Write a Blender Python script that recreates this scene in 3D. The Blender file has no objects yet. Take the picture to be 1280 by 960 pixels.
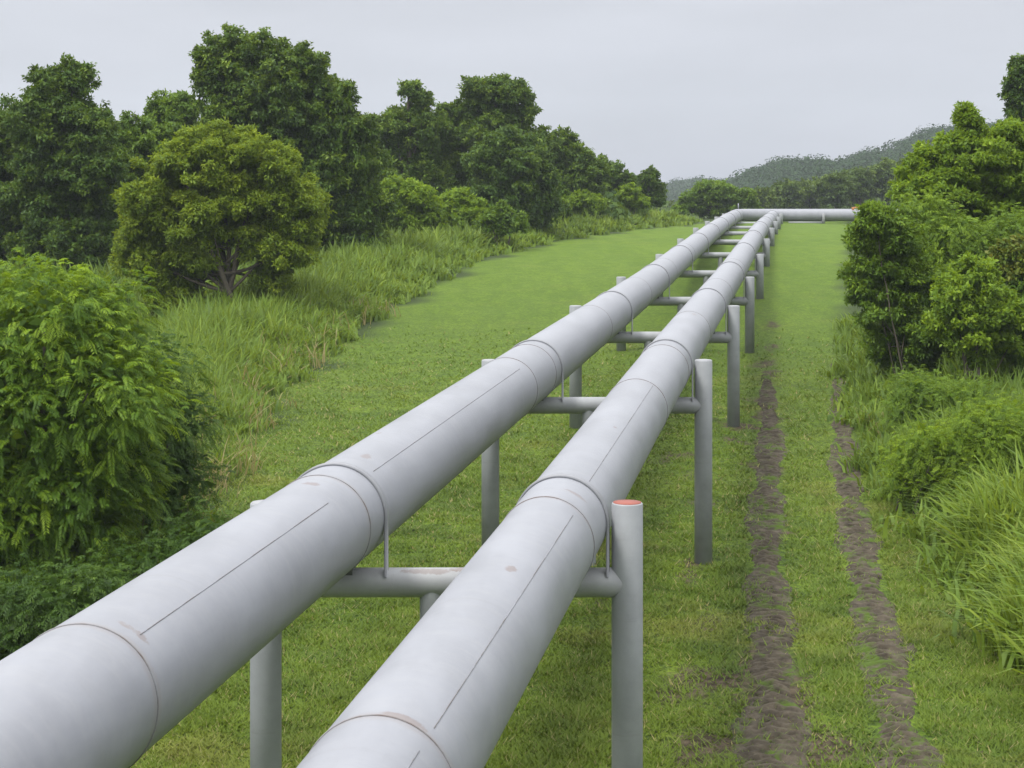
import bpy, math
import numpy as np
C = bpy.context.scene.collection
RNG = np.random.default_rng(7)
PI = math.pi

# ------------------------------------------------------------------ camera model
F = 2300.0            # focal length in pixels of a 1280 wide frame
HX, HY = 640.0, 232.0  # principal point column and horizon row
def at(px, py, Y):
    return np.array([(px - HX) * Y / F, Y, (HY - py) * Y / F])

GY = [-60, 0, 10, 18, 32, 46, 60, 74, 88, 101, 115, 130, 160, 200, 260, 400, 700, 3000]
GZ = [-7.7, -7.55, -7.4, -7.1, -6.62, -6.0, -5.4, -4.55, -3.75, -3.3, -3.08, -3.0, -3.0, -3.4, -4.5, -6, -8, -8]
_gy = np.linspace(-60, 3000, 6121)
_gz = np.interp(_gy, GY, GZ)
_k = np.exp(-0.5 * (np.arange(-16, 17) / 6.0) ** 2); _k /= _k.sum()
_gz = np.convolve(np.pad(_gz, 16, mode='edge'), _k, mode='valid')
def gz(Y): return np.interp(Y, _gy, _gz)
def bump(x, y):
    return 0.035 * np.sin(x * 1.3 + 0.7 * np.sin(y * .6)) * np.sin(y * .9 + 1.3 * np.sin(x * .4)) + 0.05 * np.sin(x * .31 + 2) * np.sin(y * .23)
def ground(x, y): return gz(y) + bump(x, y)
def on_ground(px, py):
    Y = np.linspace(15, 200, 4000)
    yy = HY - gz(Y) * F / Y
    i = np.argmin(np.abs(yy - py))
    return (px - HX) * Y[i] / F, Y[i]
def XL(Y): return np.interp(Y, [-60, 20, 28, 38, 52, 68, 88, 105, 120, 137, 150, 400], [-5, -5, -5.3, -6.0, -6.2, -4.8, -1.6, 2.4, 7, 13, 16, 16])
def XR(Y): return np.interp(Y, [-60, 20, 28, 39, 47, 56, 62, 80, 100, 130, 150, 400], [6.4, 6.7, 7.2, 8.0, 9.0, 10.4, 11.3, 14.4, 18.3, 24, 27.5, 60])

# ------------------------------------------------------------------ helpers
def link(o, parent=None):
    C.objects.link(o)
    if parent is not None: o.parent = parent
    return o
def mesh_np(name, V, F_, mat, parent=None, tint=None, smooth=False, uv=None, loc=None):
    """V (n,3), F_ (m,k) -> one mesh object. Vertices are world coordinates; loc moves the origin."""
    V = np.asarray(V, dtype=np.float32); F_ = np.asarray(F_, dtype=np.int32)
    if loc is None and parent is not None: loc = None
    off = np.zeros(3) if loc is None else np.asarray(loc)
    base = np.array(parent.matrix_world.translation) if (parent is not None) else np.zeros(3)
    if parent is not None:
        p = parent; base = np.zeros(3)
        while p is not None:
            base = base + np.array(p.location); p = p.parent
        W = V - base.astype(np.float32)
    else:
        W = V - off.astype(np.float32)
    me = bpy.data.meshes.new(name)
    m, k = F_.shape
    me.vertices.add(len(W)); me.vertices.foreach_set('co', W.ravel())
    me.loops.add(m * k); me.loops.foreach_set('vertex_index', F_.ravel())
    me.polygons.add(m); me.polygons.foreach_set('loop_start', np.arange(0, m * k, k, dtype=np.int32))
    me.polygons.foreach_set('loop_total', np.full(m, k, dtype=np.int32))
    me.update(calc_edges=True)
    if smooth: me.polygons.foreach_set('use_smooth', np.ones(m, dtype=bool))
    if tint is not None:
        a = me.attributes.new('tint', 'FLOAT', 'FACE' if len(tint) == m else 'POINT')
        a.data.foreach_set('value', np.asarray(tint, dtype=np.float32))
    if uv is not None:
        l = me.uv_layers.new(name='UVMap')
        l.data.foreach_set('uv', np.asarray(uv, dtype=np.float32).ravel())
    me.materials.append(mat)
    me.validate(verbose=False)
    o = bpy.data.objects.new(name, me)
    if parent is None and loc is not None: o.location = loc
    return link(o, parent)
def empty(name, loc, label, cat, group=None):
    o = bpy.data.objects.new(name, None); o.location = loc; o.empty_display_size = .3
    link(o); tag(o, label, cat, group); return o
def tag(o, label, cat, group=None, kind=None):
    if label: o['label'] = label
    if cat: o['category'] = cat
    if group: o['group'] = group
    if kind: o['kind'] = kind
    return o
def unit(v): return v / np.maximum(np.linalg.norm(v, axis=-1, keepdims=True), 1e-9)

def sweep(path, rad, seg=24, caps=True, twist0=None):
    """tube through path; returns V, F(quads), uv per loop (s metres, angle 0..1)."""
    P = np.asarray(path, float); n = len(P)
    R = np.broadcast_to(np.asarray(rad, float), (n,))
    T = unit(np.gradient(P, axis=0))
    up = np.array([0, 0, 1.0]) if abs(T[0][2]) < .9 else np.array([0, -1.0, 0])
    V, Fc, UV = [], [], []
    s = np.concatenate([[0], np.cumsum(np.linalg.norm(np.diff(P, axis=0), axis=1))])
    a = np.arange(seg) * 2 * PI / seg
    for i in range(n):
        side = unit(np.cross(T[i], up)); u2 = np.cross(side, T[i])
        V.append(P[i] + R[i] * (np.cos(a)[:, None] * side + np.sin(a)[:, None] * u2))
    for i in range(n - 1):
        for j in range(seg):
            k = (j + 1) % seg
            Fc.append((i * seg + j, i * seg + k, (i + 1) * seg + k, (i + 1) * seg + j))
            UV += [(s[i], j / seg), (s[i], (j + 1) / seg), (s[i + 1], (j + 1) / seg), (s[i + 1], j / seg)]
    V = np.concatenate(V)
    if caps:
        for e, flip in ((0, True), (n - 1, False)):
            c = len(V); V = np.vstack([V, P[e]])
            for j in range(0, seg, 2):
                q = (c, e * seg + j, e * seg + (j + 1) % seg, e * seg + (j + 2) % seg)
                Fc.append(q[::-1] if flip else q); UV += [(s[e], .5)] * 4
    return V, np.array(Fc), np.array(UV)
def join(parts):
    V, Fs, o = [], [], 0
    for v, f in parts:
        V.append(v); Fs.append(np.asarray(f) + o); o += len(v)
    return np.concatenate(V), np.concatenate(Fs)
def tube(path, rad, seg=16, caps=True):
    v, f, _ = sweep(path, rad, seg, caps); return v, f
def box(c, s):
    c = np.array(c); s = np.array(s) / 2
    v = np.array([[x, y, z] for x in (-1, 1) for y in (-1, 1) for z in (-1, 1)]) * s + c
    return v, np.array([(0, 1, 3, 2), (4, 6, 7, 5), (0, 4, 5, 1), (2, 3, 7, 6), (0, 2, 6, 4), (1, 5, 7, 3)])

# ------------------------------------------------------------------ materials
class NT:
    def __init__(s, name):
        s.m = bpy.data.materials.new(name); s.m.use_nodes = True
        s.t = s.m.node_tree; s.t.nodes.clear(); s.L = s.t.links
        s.out = s.n('ShaderNodeOutputMaterial')
    def n(s, t, **kw):
        x = s.t.nodes.new(t)
        for k, v in kw.items(): setattr(x, k, v)
        return x
    def put(s, sock, v):
        if isinstance(v, bpy.types.NodeSocket): s.L.new(v, sock)
        else: sock.default_value = v
    def math(s, op, a, b=0.0, clamp=False):
        x = s.n('ShaderNodeMath', operation=op, use_clamp=clamp); s.put(x.inputs[0], a); s.put(x.inputs[1], b); return x.outputs[0]
    def mix(s, f, a, b, blend='MIX'):
        x = s.n('ShaderNodeMix', data_type='RGBA', blend_type=blend); s.put(x.inputs[0], f)
        s.put(x.inputs[6], a if isinstance(a, bpy.types.NodeSocket) else (*a, 1)); s.put(x.inputs[7], b if isinstance(b, bpy.types.NodeSocket) else (*b, 1)); return x.outputs[2]
    def obj(s): return s.n('ShaderNodeTexCoord').outputs['Object']
    def uv(s): return s.n('ShaderNodeTexCoord').outputs['UV']
    def mapv(s, v, sc=(1, 1, 1), loc=(0, 0, 0)):
        x = s.n('ShaderNodeMapping'); s.L.new(v, x.inputs[0]); x.inputs['Scale'].default_value = sc; x.inputs['Location'].default_value = loc; return x.outputs[0]
    def noise(s, v, scale, detail=4, rough=.55, dist=0):
        x = s.n('ShaderNodeTexNoise'); s.L.new(v, x.inputs['Vector']); x.inputs['Scale'].default_value = scale
        x.inputs['Detail'].default_value = detail; x.inputs['Roughness'].default_value = rough; x.inputs['Distortion'].default_value = dist; return x.outputs[0]
    def ramp(s, f, stops):
        x = s.n('ShaderNodeValToRGB'); s.L.new(f, x.inputs[0]); e = x.color_ramp.elements
        while len(e) < len(stops): e.new(.5)
        for q, (p, c) in zip(e, stops):
            q.position = p; q.color = (*c, 1) if len(c) == 3 else c
        return x.outputs[0]
    def step(s, f, lo, hi):
        x = s.n('ShaderNodeMapRange', interpolation_type='SMOOTHSTEP'); s.put(x.inputs[0], f); x.inputs[1].default_value = lo; x.inputs[2].default_value = hi; return x.outputs[0]
    def bsdf(s, col, rough, spec=.5, normal=None, metal=0):
        b = s.n('ShaderNodeBsdfPrincipled'); s.put(b.inputs['Base Color'], col if isinstance(col, bpy.types.NodeSocket) else (*col, 1))
        s.put(b.inputs['Roughness'], rough); b.inputs['Specular IOR Level'].default_value = spec; b.inputs['Metallic'].default_value = metal
        if normal is not None: s.L.new(normal, b.inputs['Normal'])
        return b.outputs[0]
    def bump(s, h, strength=.3, dist=.02):
        x = s.n('ShaderNodeBump'); s.L.new(h, x.inputs['Height']); x.inputs['Strength'].default_value = strength; x.inputs['Distance'].default_value = dist; return x.outputs[0]
    def done(s, sh): s.L.new(sh, s.out.inputs[0]); return s.m

def up_normal(t, k):
    g = t.n('ShaderNodeNewGeometry').outputs['Normal']
    a = t.n('ShaderNodeVectorMath', operation='SCALE'); t.L.new(g, a.inputs[0]); a.inputs['Scale'].default_value = 1 - k
    b = t.n('ShaderNodeVectorMath', operation='ADD'); t.L.new(a.outputs[0], b.inputs[0]); b.inputs[1].default_value = (0, 0, k)
    c = t.n('ShaderNodeVectorMath', operation='NORMALIZE'); t.L.new(b.outputs[0], c.inputs[0]); return c.outputs[0]
def leaf_mat(name, c1, c2, c3, trans=.35, spec=.25, rough=.55, upn=.10):
    t = NT(name)
    isl = t.n('ShaderNodeNewGeometry').outputs['Random Per Island']
    tint = t.n('ShaderNodeAttribute', attribute_name='tint').outputs['Fac']
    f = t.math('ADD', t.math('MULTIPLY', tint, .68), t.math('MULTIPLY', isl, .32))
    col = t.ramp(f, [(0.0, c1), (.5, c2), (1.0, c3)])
    b = t.bsdf(col, rough, spec, up_normal(t, upn) if upn else None)
    tr = t.n('ShaderNodeBsdfTranslucent'); t.L.new(t.mix(.5, col, (c3[0] * 1.3, c3[1] * 1.2, c3[2] * .7)), tr.inputs[0])
    mx = t.n('ShaderNodeMixShader'); mx.inputs[0].default_value = trans
    t.L.new(b, mx.inputs[1]); t.L.new(tr.outputs[0], mx.inputs[2])
    return t.done(mx.outputs[0])

def lawn_color(t, v):
    """shared by the ground sheet and the blades on it (both at the world origin)."""
    n1 = t.noise(v, .16, 5, .6, .4); n2 = t.noise(v, .9, 5, .65, .3); n3 = t.noise(t.mapv(v, (1, 1, 1), (31, 7, 0)), .33, 4, .6)
    col = t.ramp(n2, [(.30, (.048, .086, .009)), (.5, (.090, .148, .013)), (.68, (.145, .212, .018))])
    col = t.mix(t.math('MULTIPLY', t.step(n1, .42, .62), .55), col, (.125, .175, .015))
    sx = t.n('ShaderNodeSeparateXYZ'); t.L.new(v, sx.inputs[0]); fy = t.step(sx.outputs[1], 34, 80)
    st = t.noise(t.mapv(v, (1.1, .10, 1)), .9, 4, .6, .6)
    col = t.mix(fy, col, t.mix(t.step(t.math('ADD', t.math('MULTIPLY', st, .25), t.math('MULTIPLY', t.noise(v, 1.7, 8, .8), .75)), .40, .62), (.074, .126, .012), (.108, .168, .016)))
    return t.mix(t.math('MULTIPLY', t.math('MULTIPLY', t.step(n3, .55, .72), .55), t.math('SUBTRACT', 1.0, t.math('MULTIPLY', fy, .8))), col, (.200, .195, .040))

def m_ground():
    t = NT('lawn_ground'); v = t.obj()
    lawn = t.n('ShaderNodeAttribute', attribute_name='lawn').outputs['Fac']
    worn = t.n('ShaderNodeAttribute', attribute_name='worn').outputs['Fac']
    far = t.n('ShaderNodeAttribute', attribute_name='far').outputs['Fac']
    g = lawn_color(t, v)
    fine = t.noise(v, 9, 4, .7)
    g = t.mix(t.math('MULTIPLY', t.step(fine, .62, .40), t.math('SUBTRACT', .75, t.math('MULTIPLY', far, .55))), g, (.024, .040, .010))
    soil = t.mix(t.step(t.noise(v, 5, 6, .75), .35, .65), (.030, .023, .014), (.100, .077, .050))
    sm = t.math('ADD', t.math('MULTIPLY', worn, 1.0), t.math('MULTIPLY', t.math('SUBTRACT', t.noise(v, 2.4, 6, .75, .5), .5), 1.6))
    col = t.mix(t.step(sm, .40, .75), g, soil)
    wild = t.mix(t.noise(v, 3, 5, .7), (.015, .024, .008), (.045, .068, .017))
    col = t.mix(lawn, wild, col)
    return t.done(t.bsdf(col, .9, .15, t.bump(t.noise(v, 14, 5, .8), .7, .06)))
def m_blade(name='lawn_blades', gain=1.0):
    t = NT(name); v = t.obj()
    isl = t.n('ShaderNodeNewGeometry').outputs['Random Per Island']
    c = lawn_color(t, v)
    c = t.mix(t.math('MULTIPLY', isl, .4), c, (.160, .215, .027))
    c = t.mix(t.step(isl, .93, .96), c, (.26, .235, .09))
    b = t.bsdf(c, .6, .2, up_normal(t, .8)); tr = t.n('ShaderNodeBsdfTranslucent'); t.L.new(c, tr.inputs[0])
    mx = t.n('ShaderNodeMixShader'); mx.inputs[0].default_value = .35; t.L.new(b, mx.inputs[1]); t.L.new(tr.outputs[0], mx.inputs[2])
    return t.done(mx.outputs[0])
def m_track():
    t = NT('track_soil'); v = t.obj()
    c = t.ramp(t.noise(v, 5, 6, .7), [(.3, (.026, .021, .015)), (.52, (.064, .053, .038)), (.75, (.115, .096, .071))])
    c = t.mix(t.step(t.noise(t.mapv(v, (1, 1, 1), (4, 9, 2)), 1.6, 6, .75, .6), .50, .64), c, (.060, .095, .014))
    return t.done(t.bsdf(c, .92, .2, t.bump(t.noise(v, 30, 5, .7), .6, .02)))

def m_steel(name, spots=(), base=(.224, .232, .257), welds=()):
    """grey painted steel; uv = (metres along, turn 0..1)."""
    t = NT(name); uv = t.uv(); v = t.obj()
    sx = t.n('ShaderNodeSeparateXYZ'); t.L.new(uv, sx.inputs[0]); S, A = sx.outputs[0], sx.outputs[1]
    m1 = t.noise(t.mapv(v, (1, .35, 1)), 2.2, 5, .6); m2 = t.noise(v, 14, 5, .7)
    brush = t.noise(t.mapv(v, (1.2, 3.2, 1.2)), 2.6, 6, .7, .5)
    c = t.mix(t.step(m1, .3, .7), tuple(x * .86 for x in base), tuple(min(1, x * 1.05) for x in base))
    c = t.mix(t.math('MULTIPLY', t.step(brush, .42, .70), .26), c, (.262, .265, .276))
    c = t.mix(t.math('MULTIPLY', t.step(m2, .52, .75), .14), c, (.14, .145, .155))
    # faint grime runs around the shell
    run = t.noise(t.mapv(uv, (9, .8, 1)), 1.0, 5, .7)
    c = t.mix(t.math('MULTIPLY', t.step(run, .56, .78), .34), c, (.16, .158, .152))
    rustc = t.mix(t.noise(v, 9, 5, .7), (.105, .064, .050), (.195, .158, .142))
    wob = t.math('MULTIPLY', t.math('SUBTRACT', t.noise(v, 9, 6, .75), .5), 4.0)
    for (s0, a0, rs, ra, k) in spots:
        d = t.math('ADD', t.math('POWER', t.math('DIVIDE', t.math('ABSOLUTE', t.math('SUBTRACT', S, s0)), rs), 2.0),
                   t.math('POWER', t.math('DIVIDE', t.math('ABSOLUTE', t.math('SUBTRACT', A, a0)), ra), 2.0))
        c = t.mix(t.math('MULTIPLY', t.step(t.math('ADD', d, wob), 1.0, .35), k), c, rustc)
    for s0 in welds:      # a narrow worn band each side of a joint
        d = t.math('ABSOLUTE', t.math('SUBTRACT', S, s0))
        f = t.math('MULTIPLY', t.step(t.math('ADD', d, t.math('MULTIPLY', t.math('SUBTRACT', t.noise(v, 7, 4, .7), .5), .14)), .09, .03), .35)
        c = t.mix(f, c, (.195, .172, .166))
    r = t.ramp(m1, [(.3, (.40,) * 3), (.7, (.56,) * 3)])
    return t.done(t.bsdf(c, r, .4, t.bump(t.noise(v, 3.5, 4, .5), .06, .03)))
def m_weld():
    t = NT('weld_bead'); v = t.obj()
    n = t.noise(v, 2.3, 5, .75)
    c = t.ramp(n, [(.42, (.205, .208, .222)), (.56, (.165, .155, .155)), (.70, (.115, .082, .070))])
    return t.done(t.bsdf(c, .7, .3))
def m_flat(name, c, rough=.6, var=.25, scale=8):
    t = NT(name); v = t.obj()
    col = t.mix(t.noise(v, scale, 5, .7), tuple(x * (1 - var) for x in c), tuple(min(1, x * (1 + var)) for x in c))
    return t.done(t.bsdf(col, rough, .35, t.bump(t.noise(v, scale * 3, 4, .7), .25, .01)))

M = {}
M['ground'] = m_ground(); M['blade'] = m_blade(); M['track'] = m_track()
M['post'] = m_steel('post_paint', base=(.262, .274, .287))
M['beam'] = m_steel('beam_paint', base=(.262, .271, .284))
M['beam_scuffed'] = m_steel('scuffed_beam_paint', [(1.62, .17, .30, .06, .55), (1.95, .20, .16, .05, .6)], base=(.28, .286, .296))
M['strap'] = m_steel('strap_paint', base=(.215, .220, .237))
M['weld'] = m_weld()
t = NT('seam_bead'); v = t.obj()
M['seam'] = t.done(t.bsdf(t.ramp(t.noise(v, 1.7, 6, .8), [(.40, (.215, .222, .245)), (.52, (.150, .145, .148)), (.66, (.095, .075, .068))]), .7, .3))
M['shoe'] = m_flat('bearing_rubber', (.10, .10, .105), .8)
M['cap_red'] = m_flat('red_lead_paint', (.245, .075, .055), .65, .18, 20)
M['cap'] = m_flat('cap_paint', (.27, .275, .29), .6, .1)
M['orange'] = m_flat('orange_paint', (.36, .15, .04), .5)
M['bark'] = m_flat('bark', (.085, .072, .054), .9, .45, 6)
M['bark_pale'] = m_flat('pale_bark', (.17, .14, .11), .9, .4, 6)
M['frond'] = leaf_mat('feathery_leaf', (0.03, 0.078, 0.009), (0.09, 0.172, 0.012), (0.26, 0.375, 0.018), .40)
M['frond_dark'] = leaf_mat('dark_feathery_leaf', (0.024, 0.058, 0.01), (0.048, 0.102, 0.012), (0.1, 0.17, 0.015), .35)
M['olive'] = leaf_mat('yellow_green_leaf', (0.05, 0.09, 0.008), (0.138, 0.212, 0.013), (0.29, 0.36, 0.026), .38)
M['dark'] = leaf_mat('dark_leaf', (0.016, 0.04, 0.008), (0.052, 0.108, 0.011), (0.165, 0.24, 0.02), .30)
M['vine'] = leaf_mat('vine_leaf', (0.018, 0.042, 0.008), (0.062, 0.122, 0.011), (0.2, 0.28, 0.022), .30)
M['mid'] = leaf_mat('mid_green_leaf', (0.03, 0.068, 0.008), (0.085, 0.16, 0.012), (0.19, 0.28, 0.02), .33)
M['bright'] = leaf_mat('bright_leaf', (0.045, 0.095, 0.008), (0.13, 0.22, 0.013), (0.27, 0.375, 0.022), .40)
M['rtree'] = leaf_mat('bush_leaf', (0.034, 0.075, 0.008), (0.1, 0.18, 0.013), (0.225, 0.33, 0.02), .36)
M['red'] = leaf_mat('reddish_leaf', (0.045, 0.085, 0.011), (0.100, 0.160, 0.016), (0.200, 0.185, 0.030), .35)
M['far'] = leaf_mat('far_leaf', (0.024, 0.05, 0.009), (0.066, 0.115, 0.013), (0.16, 0.215, 0.022), .25)
M['hill'] = leaf_mat('hill_leaf', (0.016, 0.036, 0.013), (0.027, 0.052, 0.018), (0.042, 0.07, 0.024), .2, .03)
M['grass'] = leaf_mat('tall_grass_blade', (0.045, 0.09, 0.009), (0.112, 0.185, 0.013), (0.24, 0.31, 0.034), .35, .25, upn=.35)
M['straw'] = leaf_mat('dry_grass_blade', (.16, .13, .055), (.24, .20, .085), (.33, .29, .14), .3)

# ------------------------------------------------------------------ foliage generators
def kites(P, D, N, L, W, fold=.18):
    """one folded kite quad per leaf."""
    D = unit(D); S = unit(np.cross(D, N)); Nn = np.cross(S, D)
    L = np.broadcast_to(np.asarray(L, float), (len(P),))[:, None]; W = np.broadcast_to(np.asarray(W, float), (len(P),))[:, None]
    mid = P + D * L * .45
    V = np.stack([P, mid + S * W * .5 + Nn * W * fold, P + D * L - Nn * L * .12, mid - S * W * .5 + Nn * W * fold], 1).reshape(-1, 3)
    Fq = np.arange(len(P) * 4).reshape(-1, 4)
    return V, Fq
def rdir(rng, n): return unit(rng.normal(size=(n, 3)))
def lump(d, ph): return (np.sin(d[:, 0] * 4.1 + ph[0]) * np.sin(d[:, 1] * 3.7 + ph[1]) + np.sin(d[:, 2] * 5.3 + ph[2]) * np.sin(d[:, 0] * 6.1 + ph[3]) * .7)
def lobe_tips(rng, lobes, density):
    """points on the union surface of ellipsoidal lobes: positions, outward directions, lobe tone."""
    Ps, Ds, Ts = [], [], []
    Cn = np.array([l[:3] for l in lobes]); Rn = np.array([l[3] for l in lobes])
    for i, l in enumerate(lobes):
        x, y, z, r = l[:4]; fl = l[4] if len(l) > 4 else .92
        n = max(3, int(4 * PI * r * r * density))
        d = rdir(rng, n); d = d[rng.uniform(-1.2, .15, len(d)) < d[:, 2]]
        ph = rng.uniform(0, 6, 4)
        rr = r * (.88 + .12 * lump(d, ph) + rng.uniform(-.08, .08, len(d)))
        p = np.array([x, y, z]) + d * rr[:, None] * np.array([1, 1, fl])
        keep = np.ones(len(p), bool)
        near = np.nonzero(np.linalg.norm(Cn - Cn[i], axis=1) < r * 1.3 + Rn)[0]
        for j in near:
            if j != i: keep &= np.linalg.norm((p - Cn[j]) / np.array([1, 1, fl]), axis=1) > Rn[j] * .74
        tone = rng.uniform(-.27, .27)
        Ps.append(p[keep]); Ds.append(d[keep]); Ts.append(np.full(keep.sum(), tone))
    return np.concatenate(Ps), np.concatenate(Ds), np.concatenate(Ts)
def sublobes(rng, lobes, k=.42, n0=9):
    out = []
    for (x, y, z, r) in lobes:
        r = r * rng.uniform(.80, .98)
        n = max(4, int(n0 * rng.uniform(.8, 1.2)))
        i = np.arange(n) + .5; ph = np.arccos(1 - 1.7 * i / n); th = i * 2.39996 + rng.uniform(0, 6)
        d = np.stack([np.sin(ph) * np.cos(th), np.sin(ph) * np.sin(th), np.cos(ph)], 1) + rng.normal(size=(n, 3)) * .16
        rs = r * k * rng.uniform(.6, 1.45, n)
        c = np.array([x, y, z]) + unit(d) * (r * rng.uniform(.90, 1.12, n) - rs * rng.uniform(.15, .95, n))[:, None]
        out += [(*c[q], rs[q], .66) for q in range(n)]
        m = int(n * 1.7); d = rdir(rng, m); d = d[d[:, 2] > -.5]; m = len(d)
        rs = r * rng.uniform(.08, .26, m); c = np.array([x, y, z]) + d * (r * rng.uniform(.96, 1.38, m))[:, None]
        out += [(*c[q], rs[q], .7) for q in range(m)]
    return out
def crown_leaves(rng, lobes, leaf=.18, ratio=.5, per=26, lai=2.6, spread=.42, droop=.25, fill=True, subk=.36, subn=14, vines=0, tone=0.0, tonevar=.16):
    area = leaf * leaf * ratio * .5
    dens = lai / (area * per)
    tp, td, tt = lobe_tips(rng, sublobes(rng, lobes, subk, subn), dens)
    n = len(tp)
    P = np.repeat(tp, per, 0); O = np.repeat(td, per, 0)
    sp = .58 * spread * rng.uniform(.6, 1.25, n).repeat(per)[:, None]
    P = P + np.clip(rng.normal(size=P.shape), -1.3, 1.3) * sp * np.array([.52, .52, .34])
    D = unit(O * .55 + rng.normal(size=P.shape) * .75 + np.array([0, 0, -droop]))
    N = unit(O * .75 + rng.normal(size=P.shape) * .55 + np.array([0, 0, .75]))
    T = np.repeat(np.clip(.45 + tone + tt + rng.normal(size=n) * tonevar, 0, 1), per)
    Ls = leaf * rng.uniform(.65, 1.3, len(P))
    V, Fq = kites(P, D, N, Ls, Ls * ratio)
    parts = [(V, Fq)]; tints = [T]
    if fill:
        for (x, y, z, r) in lobes:
            k = int(4 * PI * r * r * .34 / (leaf * leaf * 2.2))
            d = rdir(rng, k); p = np.array([x, y, z]) + d * (r * rng.uniform(.20, .52, k))[:, None]
            L2 = leaf * rng.uniform(1.5, 2.4, k)
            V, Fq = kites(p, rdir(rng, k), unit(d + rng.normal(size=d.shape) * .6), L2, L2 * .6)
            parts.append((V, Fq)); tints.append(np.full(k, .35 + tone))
    if vines:
        idx = rng.integers(0, n, vines)
        for i in idx:
            ln = rng.uniform(.8, 2.6); k = int(ln / (leaf * .16))
            s = rng.uniform(0, 1, k) ** .9
            p = tp[i] + td[i] * .15 + np.stack([rng.normal(size=k) * .10 + .12 * np.sin(s * 5 + i), rng.normal(size=k) * .10, -s * ln], 1)
            D = unit(rng.normal(size=(k, 3)) * .5 + np.array([0, 0, -.8])); N = unit(td[i] + rng.normal(size=(k, 3)) * .5 + np.array([0, 0, .3]))
            L2 = leaf * rng.uniform(.7, 1.2, k); V, Fq = kites(p, D, N, L2, L2 * .62)
            parts.append((V, Fq)); tints.append(np.full(k, np.clip(.42 + tone + rng.normal() * .15, 0, 1)))
    V, Fq = join(parts)
    return V, Fq, np.concatenate(tints)
def fronds(rng, lobes, L=.5, pairs=8, lai=2.2, tone=0, fill=True, per=5, tonevar=.2):
    """drooping feather leaves: every frond carries rows of narrow leaflets."""
    pl, pw = L * .30, L * .058
    area = pairs * 2 * pl * pw * .5
    tp, td, tt = lobe_tips(rng, lobes, lai / (area * per))
    n = len(tp)
    o = np.repeat(tp, per, 0) + rng.normal(size=(n * per, 3)) * .13
    out = np.repeat(td, per, 0)
    d = unit(out * .8 + rng.normal(size=o.shape) * .55 + np.array([0, 0, .22]))
    Lf = L * rng.uniform(.65, 1.25, len(o))
    side = unit(np.cross(d, np.array([0, 0, 1.0]) + rng.normal(size=d.shape) * .25))
    T = np.repeat(np.clip(.42 + tone + tt + rng.normal(size=n) * tonevar, 0, 1), per)
    Vs, Ts = [], []
    for i in range(pairs):
        t = .22 + .78 * (i + .5) / pairs
        p = o + d * (Lf * t)[:, None] + np.array([0, 0, -1.0]) * (Lf * .55 * t * t)[:, None]
        tang = unit(d + np.array([0, 0, -1.0]) * (1.1 * t))
        k = (1 - .45 * abs(t - .5) * 2)
        for s in (-1, 1):
            D = unit(side * s * .85 + tang * .6 + np.array([0, 0, -.28]) + rng.normal(size=d.shape) * .10)
            N = unit(np.cross(side, tang)); N = np.where(N[:, 2:3] < 0, -N, N)
            V, _ = kites(p, D, N, pl * k * Lf / L, pw * np.ones(len(p)), .1)
            Vs.append(V); Ts.append(T)
    V = np.concatenate(Vs); T = np.concatenate(Ts)
    parts = [(V, np.arange(len(V)).reshape(-1, 4))]; tints = [T]
    if fill:
        for (x, y, z, r) in lobes:
            k = int(4 * PI * r * r * .5 / .03)
            dd = rdir(rng, k); p = np.array([x, y, z]) + dd * (r * rng.uniform(.35, .74, k))[:, None]
            L2 = rng.uniform(.18, .34, k)
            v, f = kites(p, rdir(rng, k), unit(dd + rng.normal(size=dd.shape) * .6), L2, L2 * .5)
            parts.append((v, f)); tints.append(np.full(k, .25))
    V, Fq = join(parts)
    return V, Fq, np.concatenate(tints)
def lobes_from(rng, circles, Y, thick=1.0):
    L = []
    for (px, py, r) in circles:
        R = r * Y / F
        y = Y + rng.uniform(-.55, .55) * R * thick
        p = at(px, py, y); L.append((p[0], p[1], p[2], R))
        if R > .9 and thick > .5:      # a second, deeper lobe gives the crown its thickness
            y2 = y + R * rng.uniform(.9, 1.4); q = at(px + rng.uniform(-.3, .3) * r, py + rng.uniform(.0, .25) * r, y2)
            L.append((q[0], q[1], q[2], R * .85))
    return L
def trunk_mesh(rng, base, lobes, r0, stems=1, seg=9):
    parts = []
    b0 = np.array(base)
    order = sorted(lobes, key=lambda l: -l[2])
    for s in range(stems):
        b = b0 + np.array([rng.normal() * .35 * (stems > 1), rng.normal() * .3 * (stems > 1), -.25])
        top = np.array(order[s % len(order)][:3])
        mid = b * .5 + top * .5 + rng.normal(size=3) * .25 * np.array([1, 1, .2])
        ts = np.linspace(0, 1, 9)[:, None]
        path = (1 - ts) ** 2 * b + 2 * ts * (1 - ts) * mid + ts ** 2 * top
        path[1:-1] += rng.normal(size=(7, 3)) * r0 * .3
        parts.append(tube(path, np.linspace(r0, r0 * .3, 9) * (1.25 - .25 * np.minimum(1, ts[:, 0] * 6)), seg))
        for l in order[s::stems][1:9]:
            e = np.array(l[:3]) + rng.normal(size=3) * l[3] * .2
            k = rng.integers(2, 6); a = path[k]
            m = a * .5 + e * .5 + np.array([0, 0, -.12 * np.linalg.norm(e - a)])
            u = np.linspace(0, 1, 6)[:, None]
            parts.append(tube((1 - u) ** 2 * a + 2 * u * (1 - u) * m + u ** 2 * e, np.linspace(r0 * .5, r0 * .14, 6), 7))
    return join(parts)
NSEED = [100]
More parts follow.
